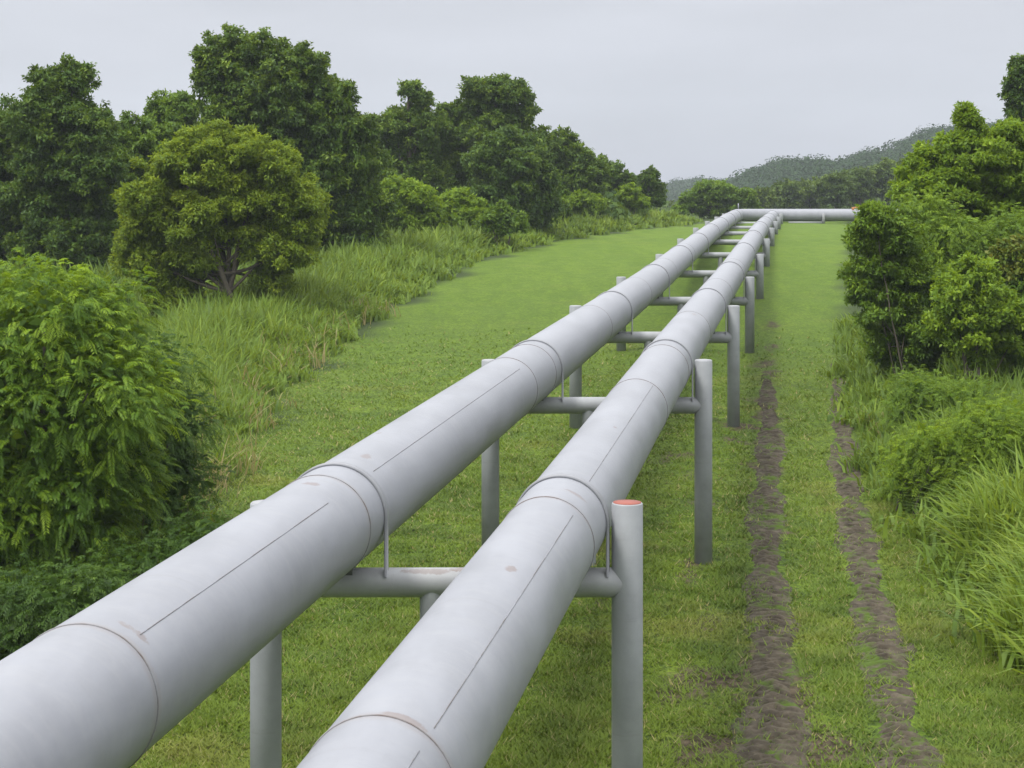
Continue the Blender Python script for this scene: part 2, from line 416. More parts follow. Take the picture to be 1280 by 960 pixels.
def plant(name, label, cat, Y, base_px, circles, mat, kind='leaf', bark='bark', r0=.2, stems=1, group=None, crown_name='crown', trunk_name='trunk', thick=1.0, **kw):
    NSEED[0] += 1; rng = np.random.default_rng(NSEED[0])
    lobes = lobes_from(rng, circles, Y, thick)
    bx = (base_px - HX) * Y / F; by = Y
    base = (bx, by, float(ground(bx, by)))
    e = empty(name, base, label, cat, group)
    V, Fq, T = (fronds if kind == 'frond' else crown_leaves)(rng, lobes, **kw)
    keep = np.repeat(V.reshape(-1, 4, 3).min(1)[:, 2] > gz(V.reshape(-1, 4, 3)[:, 0, 1]) - .05, 1)
    Q = V.reshape(-1, 4, 3)[keep]
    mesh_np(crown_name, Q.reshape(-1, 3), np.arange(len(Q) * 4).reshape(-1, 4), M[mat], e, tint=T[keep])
    tv, tf = trunk_mesh(rng, base, lobes, r0, stems)
    mesh_np(trunk_name, tv, tf, M[bark], e, smooth=True)
    return e

# ------------------------------------------------------------------ ground
TRK = {'l': [(958, 470), (960, 505), (964, 560), (956, 640), (957, 720), (966, 800), (966, 880), (962, 960), (950, 1060)],
       'r': [(1046, 455), (1049, 490), (1056, 560), (1066, 640), (1082, 720), (1098, 800), (1114, 880), (1134, 960), (1160, 1060)]}
TRKW = {}
for k, pts in TRK.items():
    w = np.array([on_ground(*p) for p in pts]); o = np.argsort(w[:, 1]); TRKW[k] = w[o]
def track_x(k, y): return np.interp(y, TRKW[k][:, 1], TRKW[k][:, 0])
WP = [(905, 880, .9, 1.1, .75), (860, 845, .9, .5, .6), (940, 930, .9, .9, .8), (1010, 915, .8, .9, .6), (1050, 935, .9, .9, .5), (1215, 945, .8, .5, .6), (430, 745, 1.1, .6, .75), (520, 765, .6, .5, .5), (985, 835, .5, .8, .6), (955, 600, .5, 5, .25), (965, 405, .35, 4.5, .32), (640, 900, .6, .5, .5), (830, 560, .8, 1.6, .4), (800, 690, .6, .7, .45)]
WP = [(*on_ground(a, b), rx, ry, k) for (a, b, rx, ry, k) in WP]
def worn(x, y):
    """bare soil: under the pipes, at the post feet, round the turn-off at the near end of the track."""
    w = np.zeros(len(x))
    p = np.sin(x * 2.3 + 1.9 * np.sin(y * .83)) * np.sin(y * 1.27 + 1.6 * np.sin(x * 1.1)) + .5 * np.sin(x * 5.1 + y * 1.3) * np.sin(y * 3.3 - x)
    mid = 1.0 + .155 * (y - 18.2)
    w += np.clip(.22 + .36 * p, 0, .85) * np.exp(-((x - mid) / 2.6) ** 2) * np.clip((80 - y) / 25, 0, 1)
    q = .5 + .5 * np.sin(x * 7.1 + 2.2 * np.sin(y * 4.3)) * np.sin(y * 6.3 + 2 * np.sin(x * 3.7))
    for (gx, g_y, rx, ry, k) in WP: w += .85 * k * (.25 + .75 * q) * np.exp(-((x - gx) / rx) ** 2 - ((y - g_y) / ry) ** 2)
    for Y in [18.2 + 13.87 * i for i in range(8)]:
        for c in (.49 + .1583 * (Y - 18.2) + .65, -1.74 + .1525 * (Y - 18.2) - .7): w += .55 * np.exp(-(((x - c) / .42) ** 2 + ((y - Y) / .5) ** 2))
    for k in ('l', 'r'):
        w += .42 * np.exp(-((x - track_x(k, y) - np.clip(y - TRKW[k][-1, 1], 0, 99) * .158) / .34) ** 2) * np.clip((100 - y) / 45, 0, 1) * (.6 + .4 * p)
    return np.clip(w, 0, 1)
def build_ground():
    xs = np.unique(np.concatenate([np.arange(-14, 34, .35), np.linspace(-60, 80, 90), np.linspace(-1400, 1400, 57)]))
    ys = np.unique(np.concatenate([np.arange(14, 160, .4), np.linspace(-60, 300, 60), np.linspace(300, 1500, 30)]))
    X, Yg = np.meshgrid(xs, ys)
    near = np.exp(-np.maximum(0, np.abs(X) - 60) / 30)
    Z = gz(Yg) + bump(X, Yg) * near
    V = np.stack([X, Yg, Z], -1).reshape(-1, 3)
    nx, ny = len(xs), len(ys)
    i, j = np.meshgrid(np.arange(nx - 1), np.arange(ny - 1)); a = (j * nx + i).ravel()
    Fq = np.stack([a, a + 1, a + nx + 1, a + nx], 1)
    o = mesh_np('ground', V, Fq, M['ground'], smooth=True)
    x, y = V[:, 0], V[:, 1]
    wob = .5 * np.sin(y * .7) + .3 * np.sin(y * 1.9 + 1)
    lw = np.clip((x - XL(y) - wob) / .9 + .5, 0, 1) * np.clip((XR(y) - x + wob * .5) / .9 + .5, 0, 1)
    lw *= np.clip((156 - y) / 4, 0, 1)
    w = worn(x, y)
    for nm, arr in (('lawn', lw), ('worn', np.clip(w, 0, 1)), ('far', np.clip((y - 48) / 50, 0, 1))):
        at_ = o.data.attributes.new(nm, 'FLOAT', 'POINT'); at_.data.foreach_set('value', arr.astype(np.float32))
    tag(o, None, None, None, 'structure'); return o
build_ground()

def build_track(k, ph):
    w = TRKW[k]; y0, y1 = w[0, 1], w[-1, 1]
    ys = np.arange(y0, y1, .022); us = np.linspace(-.70, .70, 45)
    U, Yt = np.meshgrid(us, ys)
    sm = np.convolve(np.pad(track_x(k, ys), 60, mode='edge'), np.ones(121) / 121, 'valid')
    X = sm[:, None] + U
    wid = .29 + .10 * np.sin(Yt * .9 + ph) + .06 * np.sin(Yt * 2.7 + ph * 2)
    wid = wid * (1 + .3 * np.clip((30 - Yt) / 8, 0, 1))
    fade = np.clip((y1 - Yt) / 14, 0, 1)
    edge = np.clip((np.abs(U) - wid * (.35 + .65 * fade)) / .16, 0, 1)
    s = Yt / .19 + np.abs(U) * 2.2 + .35 * np.sin(Yt * 1.7)
    lug = np.clip(np.sin(s * 2 * PI) * 1.6, -1, 1) * .034 * np.clip(1.15 - np.abs(U) / .42, 0, 1) * (.45 + .55 * np.sin(Yt * .8 + ph + U * 3) ** 2)
    rough = .022 * np.sin(X * 9 + 3 * np.sin(Yt * 4)) * np.sin(Yt * 7 + 2 * np.sin(X * 6)) + .014 * np.sin(X * 23 + Yt * 5) * np.sin(Yt * 19 - X * 4)
    Z = ground(X, Yt) + .022 + lug + rough - edge * .13
    V = np.stack([X, Yt, Z], -1).reshape(-1, 3); nx, ny = len(us), len(ys)
    i, j = np.meshgrid(np.arange(nx - 1), np.arange(ny - 1)); a = (j * nx + i).ravel()
    o = mesh_np('track', V, np.stack([a, a + 1, a + nx + 1, a + nx], 1), M['track'], smooth=True)
    tag(o, None, None, None, 'structure')
build_track('l', .4); build_track('r', 2.1)

# ------------------------------------------------------------------ mown grass blades
def build_lawn():
    rng = np.random.default_rng(3)
    n = 620000
    u = rng.uniform(0, 1, n); y = 1 / (1 / 21.0 + u * (1 / 120.0 - 1 / 21.0))      # more blades where they show larger
    x = XL(y) + rng.uniform(-.05, 1.02, n) * (XR(y) - XL(y))
    infr = (x > -HX * y / F - .6) & (x < HX * y / F + .6)
    x, y = x[infr], y[infr]
    tl = np.minimum(np.abs(x - track_x('l', y)), np.abs(x - track_x('r', y)))
    inside = (y < TRKW['l'][-1, 1] - 2)
    keep = ~(inside & (tl < .34)) | (rng.uniform(0, 1, len(x)) < np.clip(.16 + .5 * np.sin(x * 4 + 2 * np.sin(y * 1.1)) * np.sin(y * 1.6), .06, .6))
    dens = .55 + .45 * np.sin(x * 2.1 + 2 * np.sin(y * 1.1)) * np.sin(y * 1.7 + np.sin(x * 1.3))
    keep &= rng.uniform(0, 1, len(x)) < np.clip(dens + .25, .25, 1) * np.clip((66 - y) / 36, 0, 1)
    keep &= rng.uniform(0, 1, len(x)) > np.clip(worn(x, y) * 1.35 - .18, 0, .80)
    x, y = x[keep], y[keep]; n = len(x)
    tuft = .55 + .45 * np.sin(x * 3.3 + 1.5 * np.sin(y * 2.3)) * np.sin(y * 2.9 + 1.7 * np.sin(x * 1.9))
    H = (.035 + .060 * tuft) * rng.uniform(.6, 1.4, n)
    W = .010 * np.maximum(1, y / 26) * rng.uniform(.7, 1.5, n)
    a = rng.uniform(0, 2 * PI, n); lean = rng.uniform(.6, 2.0, n)
    b = np.stack([x, y, ground(x, y) - .005], 1)
    s = np.stack([np.cos(a), np.sin(a), np.zeros(n)], 1); d = np.stack([-np.sin(a) * lean, np.cos(a) * lean, np.ones(n)], 1)
    V = np.stack([b - s * W[:, None], b + s * W[:, None], b + d * H[:, None]], 1).reshape(-1, 3)
    o = mesh_np('lawn_grass', V, np.arange(n * 3).reshape(-1, 3), M['blade'])
    tag(o, 'short mown grass covering the strip under and beside the pipes', 'grass', None, 'stuff')
build_lawn()

# ------------------------------------------------------------------ tall grass
def tall_grass(name, label, rng, cx, cy, hs, per, mat='grass', spread=.22, wid=.026, lean=.55, seed_tone=0):
    """tussocks at cx, cy of height hs: every blade an arching strip of three quads."""
    n = len(cx)
    px = np.repeat(cx, per) + rng.normal(size=n * per) * spread; py = np.repeat(cy, per) + rng.normal(size=n * per) * spread
    H = np.repeat(hs, per) * rng.uniform(.45, 1.15, n * per)
    tone = np.repeat(np.clip(.45 + seed_tone + rng.normal(size=n) * .2, 0, 1), per)
    a = rng.uniform(0, 2 * PI, n * per); ln = lean * rng.uniform(.2, 1.5, n * per)
    dx, dy = np.cos(a), np.sin(a)
    b = np.stack([px, py, ground(px, py) - .03], 1)
    W = wid * rng.uniform(.6, 1.4, n * per) * np.maximum(1, py / 40)
    ts = [0, .4, .75, 1.0]; ws = [1, .9, .6, .08]
    fa = rng.uniform(0, 2 * PI, n * per); s = np.stack([np.cos(fa), np.sin(fa), np.zeros(n * per)], 1)
    rows = []
    for t, w in zip(ts, ws):
        off = ln * H * t * t * .9
        c = b + np.stack([dx * off, dy * off, H * (t - .42 * ln * t ** 3)], 1)
        rows += [c - s * (W * w)[:, None], c + s * (W * w)[:, None]]
    V = np.stack(rows, 1).reshape(-1, 3)
    k = np.arange(n * per)[:, None, None] * 8
    q = np.array([[0, 1, 3, 2], [2, 3, 5, 4], [4, 5, 7, 6]])[None]
    o = mesh_np(name, V, (k + q).reshape(-1, 4), M[mat], tint=np.repeat(tone, 3))
    tag(o, label, 'grass', None, 'stuff'); return o
def band(rng, n, y0, y1, f_in, w, side):
    u = rng.uniform(0, 1, n); y = 1 / (1 / y0 + u * (1 / y1 - 1 / y0))
    d = rng.uniform(0, 1, n) ** 1.1 * w
    x = f_in(y) + side * (d + .25 * np.sin(y * .9) + .2 * np.sin(y * 2.3))
    return x, y, d
rng = np.random.default_rng(11)
x, y, d = band(rng, 2800, 33, 150, lambda q: XL(q) - .55, 5.2, -1)
h = np.clip(.40 + d * .42, .40, 1.5) * rng.uniform(.75, 1.2, len(x)) * np.interp(y, [30, 90, 150], [1, 1.0, .85])
tall_grass('tall_grass', 'tall green grass edging the mown strip below the left hand trees', rng, x, y, h, 46, seed_tone=-.1)
x, y, d = band(rng, 620, 33, 120, lambda q: XL(q) - .9, 4.6, -1)
tall_grass('weeds', 'broad bladed darker weeds growing through the left verge grass', rng, x, y, rng.uniform(.5, 1.35, len(x)) * np.clip(.5 + d * .3, .5, 1.1), 34, spread=.3, wid=.042, lean=.9, seed_tone=-.34)
x, y, d = band(rng, 1500, 34, 140, lambda q: XL(q) - 4.5, 16, -1)
tall_grass('undergrowth', 'rough grass and undergrowth beneath the left hand trees', rng, x, y, rng.uniform(.7, 1.5, len(x)), 30, wid=.03, seed_tone=-.25)
x, y, d = band(rng, 260, 33, 70, XL, 4.5, -1)
tall_grass('dry_grass', 'straw coloured dead blades among the tall grass on the left verge', rng, x, y, rng.uniform(.5, 1.3, len(x)), 9, 'straw', .2, .012, .8)
x, y, d = band(rng, 560, 22.5, 33.5, lambda q: XR(q) + .45, 4.0, 1)
h = np.clip(.9 + d * .9, .9, 2.0) * rng.uniform(.75, 1.15, len(x))
tall_grass('tall_grass', 'tall arching grass along the right edge of the wheel track', rng, x, y, h, 44, spread=.18, wid=.032, seed_tone=.16, lean=.75)
x, y, d = band(rng, 700, 36, 66, lambda q: XR(q) - .1, 5.0, 1)
tall_grass('tall_grass', 'shorter dark grass at the foot of the right hand bushes', rng, x, y, np.clip(.5 + d * .4, .5, 1.4) * rng.uniform(.8, 1.2, len(x)), 40, seed_tone=-.28)
x, y, d = band(rng, 420, 27, 60, lambda q: XR(q) - .1, 4.2, 1)
tall_grass('weeds', 'broad bladed weeds crowding the right edge of the wheel track', rng, x, y, rng.uniform(.45, 1.2, len(x)) * np.clip(.55 + d * .3, .55, 1.1), 36, spread=.3, wid=.036, lean=.95, seed_tone=-.18)
x, y, d = band(rng, 90, 24, 46, lambda q: XR(q) + .1, 3.0, 1)
tall_grass('dry_grass', 'straw coloured dead blades leaning out of the right verge', rng, x, y, rng.uniform(.5, 1.2, len(x)), 8, 'straw', .2, .010, 1.0)

# ------------------------------------------------------------------ pipelines
SY = [18.2 + 13.87 * i for i in range(10)]
ZR = [-3.33, -3.13, -3.02, -2.95, -2.74, -2.58, -2.43, -2.40, -2.40, -2.40]
ZL = [-3.26, -3.20, -3.15, -3.08, -2.90, -2.76, -2.60, -2.50, -2.42, -2.40]
ZB = [-3.925, -3.83, -3.79, -3.76, -3.54, -3.32, -3.12, -3.02, -2.98, -2.97]
RR, RL = .45, .5
def xr(Y): return .49 + .1583 * (Y - 18.2)
def xl(Y): return -1.74 + .1525 * (Y - 18.2)
def zr(Y): return np.interp(Y, [0, 18.2] + SY[1:] + [400], [-3.56] + ZR + [-2.40])
def zl(Y): return np.interp(Y, [0, 18.2] + SY[1:] + [400], [-3.34] + ZL + [-2.40])
def pipe_path(fx, fz, yb, zb, xend, rb):
    ys = np.arange(3.0, yb - rb * 1.2, .9)
    zs = np.array([np.mean(fz(np.linspace(q - 5, q + 5, 9))) for q in ys])
    zs = np.where(ys > yb - 20, zs + (zb - zs) * np.clip((ys - yb + 20) / 18, 0, 1), zs)
    P = [np.array([fx(q), q, z]) for q, z in zip(ys, zs)]
    # elbow: from the run's heading to +X
    s0 = P[-1]; h = math.atan2(1, .156)      # heading of the run
    n = 14; dth = h / n; r = rb / math.tan(math.pi / 2 - h / 2)
    p = s0.copy(); th = h
    for i in range(n):
        th -= dth / 2; p = p + np.array([math.cos(th), math.sin(th), 0]) * r * dth; th -= dth / 2
        P.append(p.copy())
    for q in np.linspace(p[0] + .8, xend, 24): P.append(np.array([q, p[1], zb]))
    return np.array(P)
PR = pipe_path(xr, zr, 148.0, -2.40, 46, 1.6)
PL = pipe_path(xl, zl, 151.2, -2.40, 46, 1.6)
def frame_at(P, Y):
    i = int(np.argmin(np.abs(P[:, 1] - Y) + 1e3 * (np.arange(len(P)) > np.argmax(P[:, 1])))); i = min(max(i, 1), len(P) - 2)
    t = unit(P[i + 1] - P[i - 1]); f = (Y - P[i][1]) / t[1]
    c = P[i] + t * f
    side = unit(np.cross(t, np.array([0, 0, 1.0]))); up = np.cross(side, t)
    return c, t, side, up
def s_at(P, Y):
    c, t, _, _ = frame_at(P, Y); i = int(np.argmin(np.linalg.norm(P - c, axis=1)))
    s = np.concatenate([[0], np.cumsum(np.linalg.norm(np.diff(P, axis=0), axis=1))])
    return float(s[i] + np.dot(c - P[i], t))
def ring(P, Y, R, r=.008, seg=72):
    c, t, side, up = frame_at(P, Y)
    a = np.linspace(0, 2 * PI, seg + 1)[:-1]
    V, Fq = [], []
    for k in range(5):
        b = k * 2 * PI / 5
        V.append(c + (R + r * .3 + r * math.cos(b)) * (np.cos(a)[:, None] * side + np.sin(a)[:, None] * up) + t * r * 1.3 * math.sin(b))
    for k in range(5):
        for j in range(seg):
            Fq.append((k * seg + j, k * seg + (j + 1) % seg, ((k + 1) % 5) * seg + (j + 1) % seg, ((k + 1) % 5) * seg + j))
    return np.concatenate(V), np.array(Fq)
def seam(P, y0, y1, ang, R, r=.0036):
    pts = []
    for Y in np.arange(y0, y1, .3):
        c, t, side, up = frame_at(P, Y); pts.append(c + (R + .001) * (math.cos(ang) * side + math.sin(ang) * up))
    return tube(np.array(pts), r, 6)
def build_pipe(P, R, label, mat, rings, seams):
    v, f, uv = sweep(P, R, 72)
    base = P[0]
    e = mesh_np('pipeline', v, f, mat, smooth=True, uv=uv, loc=base)
    tag(e, label, 'pipeline')
    for Y in rings:
        rv, rf = ring(P, Y, R, (.006 if Y < 35 else .004)); mesh_np('weld_ring', rv, rf, M['weld'], e, smooth=True)
    for (a, b, ang) in seams:
        rv, rf = seam(P, a, b, math.radians(ang), R); mesh_np('seam_weld', rv, rf, M['seam'], e, smooth=True)
    return e
RGL = [11.7, 17.55, 29.0, 31.3, 41.0, 52.5, 64, 76, 88, 100, 112, 124, 136]
RGR = [10.35, 17.1, 26.3, 31.2, 38.5, 50.5, 62, 74, 86, 98, 110, 122, 134]
spL = [(s_at(PL, 17.1), .235, .10, .030, .55), (s_at(PL, 18.9), .205, .15, .020, .5), (s_at(PL, 20.5), .28, .05, .012, .7), (s_at(PL, 25), .27, .06, .012, .6), (s_at(PL, 11.9), .16, .05, .05, .5)]
spR = [(s_at(PR, 14.2), .20, .10, .020, .6), (s_at(PR, 17.6), .17, .06, .05, .5), (s_at(PR, 21.8), .19, .05, .010, .6), (s_at(PR, 10.4), .20, .05, .06, .6), (s_at(PR, 38), .2, .12, .02, .5)]
M['pipeL'] = m_steel('left_pipe_paint', spL, (.224, .231, .256), [s_at(PL, q) for q in RGL[:6]])
M['pipeR'] = m_steel('right_pipe_paint', spR, (.224, .231, .256), [s_at(PR, q) for q in RGR[:6]])
pl = build_pipe(PL, RL, 'wider grey steel pipeline on the far side, lying left of the other along the supports', M['pipeL'], RGL,
                [(11.9, 16.9, 52), (18.5, 28.6, 52)])
pr = build_pipe(PR, RR, 'narrower grey steel pipeline on the track side, to the right of the wider pipe', M['pipeR'], RGR,
                [(5, 10.2, 50), (10.5, 16.9, 50), (18.4, 26.2, 56)])
# small vent on the bend of the far pipe
kb = int(np.argmax(PL[:, 1])) - 10
vv, vf = tube(np.array([PL[kb] + [0, 0, RL - .05], PL[kb] + [0, 0, RL + .45]]), .045, 8)
mesh_np('vent_stub', vv, vf, M['post'], pl, smooth=True)

# ------------------------------------------------------------------ supports
LPX = [338, 613, 719.5, 776.5]; LABS = [
    'support frame nearest the viewer, its right post capped in red paint',
    'second support frame from the viewer, tall pale posts beside the wheel track',
    'third support frame along the pipes, standing where the wheel ruts fade out',
    'fourth support frame along the pipes, just past the end of the ruts',
    'fifth support frame along the pipes, legs half as tall as the nearest',
    'sixth support frame along the pipes, short legs on the rising grass',
    'seventh support frame along the pipes, fourth before the bend',
    'eighth support frame along the pipes, crossbeam low over the grass',
    'second last support frame before the pipes bend right',
    'last support frame before the pipes bend right, crossbeam down on the grass']
def upright(x, y, z0, z1, r):
    zs = [z0, z1 - .012, z1]; return sweep(np.array([[x, y, q] for q in zs]), [r, r, r - .010], 40, True)
def strap_mesh(P, Y, R, zb, w=.09, th=.026):
    c, t, side, up = frame_at(P, Y); up = np.array([0, 0, 1.0])
    Ri = R - .001
    prof = [side * Ri + up * (zb - c[2])]
    prof += [Ri * (math.cos(a) * side + math.sin(a) * up) for a in np.linspace(0, PI, 33)]
    prof += [-side * Ri + up * (zb - c[2])]
    V, Fq = [], []
    for i, q in enumerate(prof):
        out = unit(q - up * min(0, float(np.dot(q, up)))) * th
        for (o, s) in ((0, -1), (1, -1), (1, 1), (0, 1)): V.append(c + q + out * o + t * s * w / 2)
    n = len(prof)
    for i in range(n - 1):
        for k in range(4):
            Fq.append((i * 4 + k, i * 4 + (k + 1) % 4, (i + 1) * 4 + (k + 1) % 4, (i + 1) * 4 + k))
    Fq += [(0, 1, 2, 3), ((n - 1) * 4 + 3, (n - 1) * 4 + 2, (n - 1) * 4 + 1, (n - 1) * 4)]
    return np.array(V), np.array(Fq)
for i, Y in enumerate(SY):
    cr = frame_at(PR, Y)[0]; cl = frame_at(PL, Y)[0]
    rp, rb = .155, .145
    xR = cr[0] + RR + .045 + rp
    xL = ((LPX[i] - HX) * Y / F) if i < len(LPX) else cl[0] - RL - .045 - rp - .12
    xL = min(xL, cl[0] - RL - .04 - rp)
    zb = ZB[i]; zt = zb + .79
    xm = (xL + xR) / 2
    e = empty('pipe_support', (xm, Y, float(ground(xm, Y))), LABS[i], 'pipe support', 'steel frames carrying the two pipes')
    for (x, top) in ((xL, zt), (xR, zt)):
        v, f, uv = upright(x, Y, float(ground(x, Y)) - .3, top, rp)
        p = mesh_np('post', v, f, M['post'], e, smooth=False, uv=uv)
        p.data.polygons.foreach_set('use_smooth', np.array([k < 80 for k in range(len(p.data.polygons))]))
        cv, cf, _ = sweep(np.array([[x, Y, top - .004], [x, Y, top + .006]]), [rp - .014, rp - .016], 40, True)
        cap = mesh_np('post_cap', cv, cf, M['cap_red'] if (i == 0 and x == xR) else M['cap'], p)
        if i == 0 and x == xR: cap['label'] = 'cap painted red'
    v, f, uv = sweep(np.array([[q, Y, zb] for q in np.linspace(xL, xR, 12)]), rb, 36, True)
    bm = mesh_np('crossbeam', v, f, M['beam_scuffed' if i == 0 else 'beam'], e, smooth=True, uv=uv)
    if zb - .14 > float(ground(xm, Y)) + .05:
        v, f, uv = sweep(np.array([[xm - .14, Y, float(ground(xm, Y)) - .3], [xm - .14, Y, zb - .05]]), .125, 28, False)
        mesh_np('leg', v, f, M['post'], e, smooth=True, uv=uv)
    for (P, R) in ((PL, RL), (PR, RR)):
        v, f = strap_mesh(P, Y - .02, R, zb + rb * .55)
        mesh_np('strap', v, f, M['strap'], e, uv=None)
        c = frame_at(P, Y)[0]; gap = c[2] - R - (zb + rb)
        hgt = max(.06, gap + .10)
        v, f = box((c[0], Y, zb + rb - .06 + hgt / 2), (.34, .22, hgt))
        mesh_np('bearing_pad', v, f, M['shoe'] if gap < .2 else M['beam'], e)

# low support beneath the run beyond the bend
yb = PR[-1][1]; xs_ = (1028 - HX) * yb / F; g0 = float(ground(xs_, yb - .62))
e = empty('pipe_support', (xs_, yb - .62, g0), 'short white post with a ground sill in front of the pipe run beyond the bend', 'pipe support')
v, f, uv = upright(xs_, yb - .60, g0 - .2, -2.22, .11); mesh_np('post', v, f, M['cap'], e, uv=uv)
v, f = box((xs_ - 1.45, yb - .60, g0 + .09), (2.65, .16, .16)); mesh_np('sill_beam', v, f, M['cap'], e)
v, f = box((xs_, yb - .1, g0 + .10), (.2, .9, .2)); mesh_np('crossbeam', v, f, M['beam'], e)
# orange fitting on the far run
xo = (1073 - HX) * yb / F
e = empty('pipe_fitting', (xo, yb, -1.95), 'small orange fitting clamped on top of the far pipe run beside the right hand bushes', 'fitting')
v, f = tube(np.array([[xo + q, yb, -1.95 + .10 + .10 * math.cos(q * 2.2)] for q in np.linspace(-.55, .55, 9)]), .075, 10); mesh_np('handle_bar', v, f, M['orange'], e, smooth=True)
for q in (-.42, .42):
    v, f = box((xo + q, yb, -1.90), (.14, .2, .2)); mesh_np('bracket', v, f, M['orange'], e)

# ------------------------------------------------------------------ trees and shrubs
# foreground left
plant('feathery_shrub', 'large bright feathery leaved shrub filling the left edge beside the nearer pipe', 'shrub', 31, 40,
      [(-20, 430, 100), (55, 415, 92), (125, 400, 58), (20, 520, 115), (120, 500, 85), (-10, 640, 115), (90, 610, 100), (40, 730, 100), (-40, 760, 100)], 'frond', 'frond', r0=.09, stems=4,
      crown_name='foliage', trunk_name='stem', L=.36, pairs=10, lai=1.8, tone=.08, tonevar=.24)
plant('feathery_shrub', 'darker feathery shrub leaning over the grass, right flank of the bright left shrub', 'shrub', 33.5, 190,
      [(185, 470, 55), (215, 530, 48), (165, 570, 70), (225, 600, 42), (190, 660, 55), (140, 690, 60)], 'frond_dark', 'frond', r0=.07, stems=3,
      crown_name='foliage', trunk_name='stem', L=.33, pairs=9, lai=1.8, tone=.12, tonevar=.24)
plant('creeper_bush', 'low dark creeper bush on the ground between the feathery shrubs and the pipe', 'shrub', 29.5, 130,
      [(70, 800, 60), (140, 745, 50), (190, 715, 42), (235, 690, 34), (265, 665, 24), (30, 850, 60)], 'frond_dark', 'frond', r0=.04, stems=3,
      crown_name='foliage', trunk_name='stem', L=.28, pairs=7, lai=1.7, tone=.05)
plant('creeper_bush', 'low dark creeper tangle at the very left, tucked under the wider pipe', 'shrub', 26, 40,
      [(-30, 790, 60), (30, 775, 55), (85, 760, 45), (0, 830, 50), (60, 820, 40), (-60, 830, 60), (125, 750, 32)], 'frond_dark', 'frond', r0=.04, stems=3,
      crown_name='foliage', trunk_name='stem', L=.28, pairs=7, lai=1.7, tone=.05)
plant('round_tree', 'rounded yellow green tree with several thin stems in front of the dark trees', 'tree', 66, 293,
      [(275, 205, 48), (225, 215, 42), (325, 215, 45), (190, 265, 38), (250, 265, 52), (310, 270, 50), (365, 255, 38), (185, 325, 34), (230, 325, 40), (360, 310, 36), (215, 370, 32), (340, 350, 26), (385, 290, 18), (170, 300, 20), (245, 312, 30), (330, 305, 30)],
      'olive', r0=.13, stems=4, leaf=.15, per=26, lai=2.3, spread=.36, droop=.1, tone=.02, ratio=.42)
plant('leafy_tree', 'dark tree at the left edge of the view, lower than its neighbour', 'tree', 84, -10,
      [(-20, 165, 40), (5, 190, 48), (-25, 240, 60), (15, 270, 60), (-10, 320, 55)], 'dark', leaf=.2, lai=2.3, spread=.5, tone=.02)
plant('leafy_tree', 'dark tree with a small tufted top standing above the feathery shrub', 'tree', 81, 85,
      [(60, 105, 22), (92, 100, 20), (75, 135, 34), (40, 155, 34), (110, 160, 32), (60, 195, 48), (115, 215, 40), (50, 255, 50), (110, 275, 48), (70, 315, 45), (130, 320, 30)], 'dark', leaf=.19, lai=2.4, spread=.45, tone=.06)
plant('leafy_tree', 'medium green tree filling the gap behind the yellow green tree', 'tree', 88, 165,
      [(165, 180, 32), (140, 200, 30), (190, 195, 32), (160, 240, 42), (200, 250, 38), (140, 275, 36), (180, 310, 45)], 'mid', leaf=.19, lai=2.3, spread=.45, tone=-.04)
plant('leafy_tree', 'small pale topped tree peeping out between the tufted tree and the tall vine covered one', 'tree', 98, 212,
      [(215, 135, 22), (197, 145, 14), (235, 140, 18), (212, 170, 30), (240, 180, 28), (215, 220, 35)], 'mid', leaf=.2, lai=2.2, spread=.42, tone=.02)
plant('vine_tree', 'tallest tree, smothered in hanging vines that fall like curtains', 'tree', 86, 380,
      [(285, 58, 24), (262, 85, 15), (253, 68, 8), (252, 95, 8), (315, 62, 24), (345, 78, 24), (378, 80, 22), (295, 100, 38), (340, 120, 42), (395, 112, 28), (425, 128, 22), (300, 150, 45), (375, 155, 45), (430, 165, 34), (455, 160, 16), (345, 200, 50), (405, 210, 46), (452, 205, 28), (430, 255, 42), (460, 255, 26), (440, 300, 40), (465, 308, 20), (390, 280, 45)],
      'vine', r0=.32, leaf=.19, per=24, lai=2.4, spread=.42, vines=420, droop=.5, tonevar=.26)
plant('vine_tree', 'vine hung tree with a thin dark tuft rising from its top', 'tree', 114, 505,
      [(512, 112, 12), (528, 125, 11), (520, 142, 14), (478, 168, 22), (545, 158, 20), (500, 150, 16), (495, 158, 20), (525, 165, 24), (485, 185, 24), (515, 195, 34), (490, 225, 32), (530, 225, 32)], 'vine', r0=.25, leaf=.22, lai=2.2, spread=.5, vines=120, droop=.4)
plant('spreading_tree', 'broad topped tree with an airy spreading crown above the vine thicket', 'tree', 117, 605,
      [(595, 112, 17), (622, 106, 13), (560, 148, 16), (672, 175, 16), (645, 120, 18), (658, 140, 13), (610, 132, 26), (640, 155, 24), (580, 140, 16), (570, 165, 26), (605, 170, 32), (550, 185, 28), (575, 205, 36), (615, 210, 36)], 'vine', r0=.28, leaf=.22, lai=2.0, spread=.48, vines=60, tone=.02)
plant('vine_tree', 'dark rounded tree draped to the ground in creepers, right of the spreading tree', 'tree', 108, 650,
      [(630, 182, 22), (660, 190, 24), (610, 200, 24), (640, 215, 34), (676, 222, 20), (665, 248, 28), (630, 250, 34), (655, 270, 24), (683, 255, 14)], 'dark', r0=.25, leaf=.21, lai=2.4, spread=.45, vines=200, droop=.5, tone=.03)
plant('leafy_tree', 'mid sized tree with a pointed top just right of the creeper draped tree', 'tree', 126, 708,
      [(705, 178, 14), (692, 190, 16), (725, 196, 14), (745, 212, 14), (718, 192, 13), (705, 210, 24), (730, 215, 18), (700, 235, 24), (735, 235, 18)], 'vine', r0=.2, leaf=.23, lai=2.2, spread=.48, vines=60)
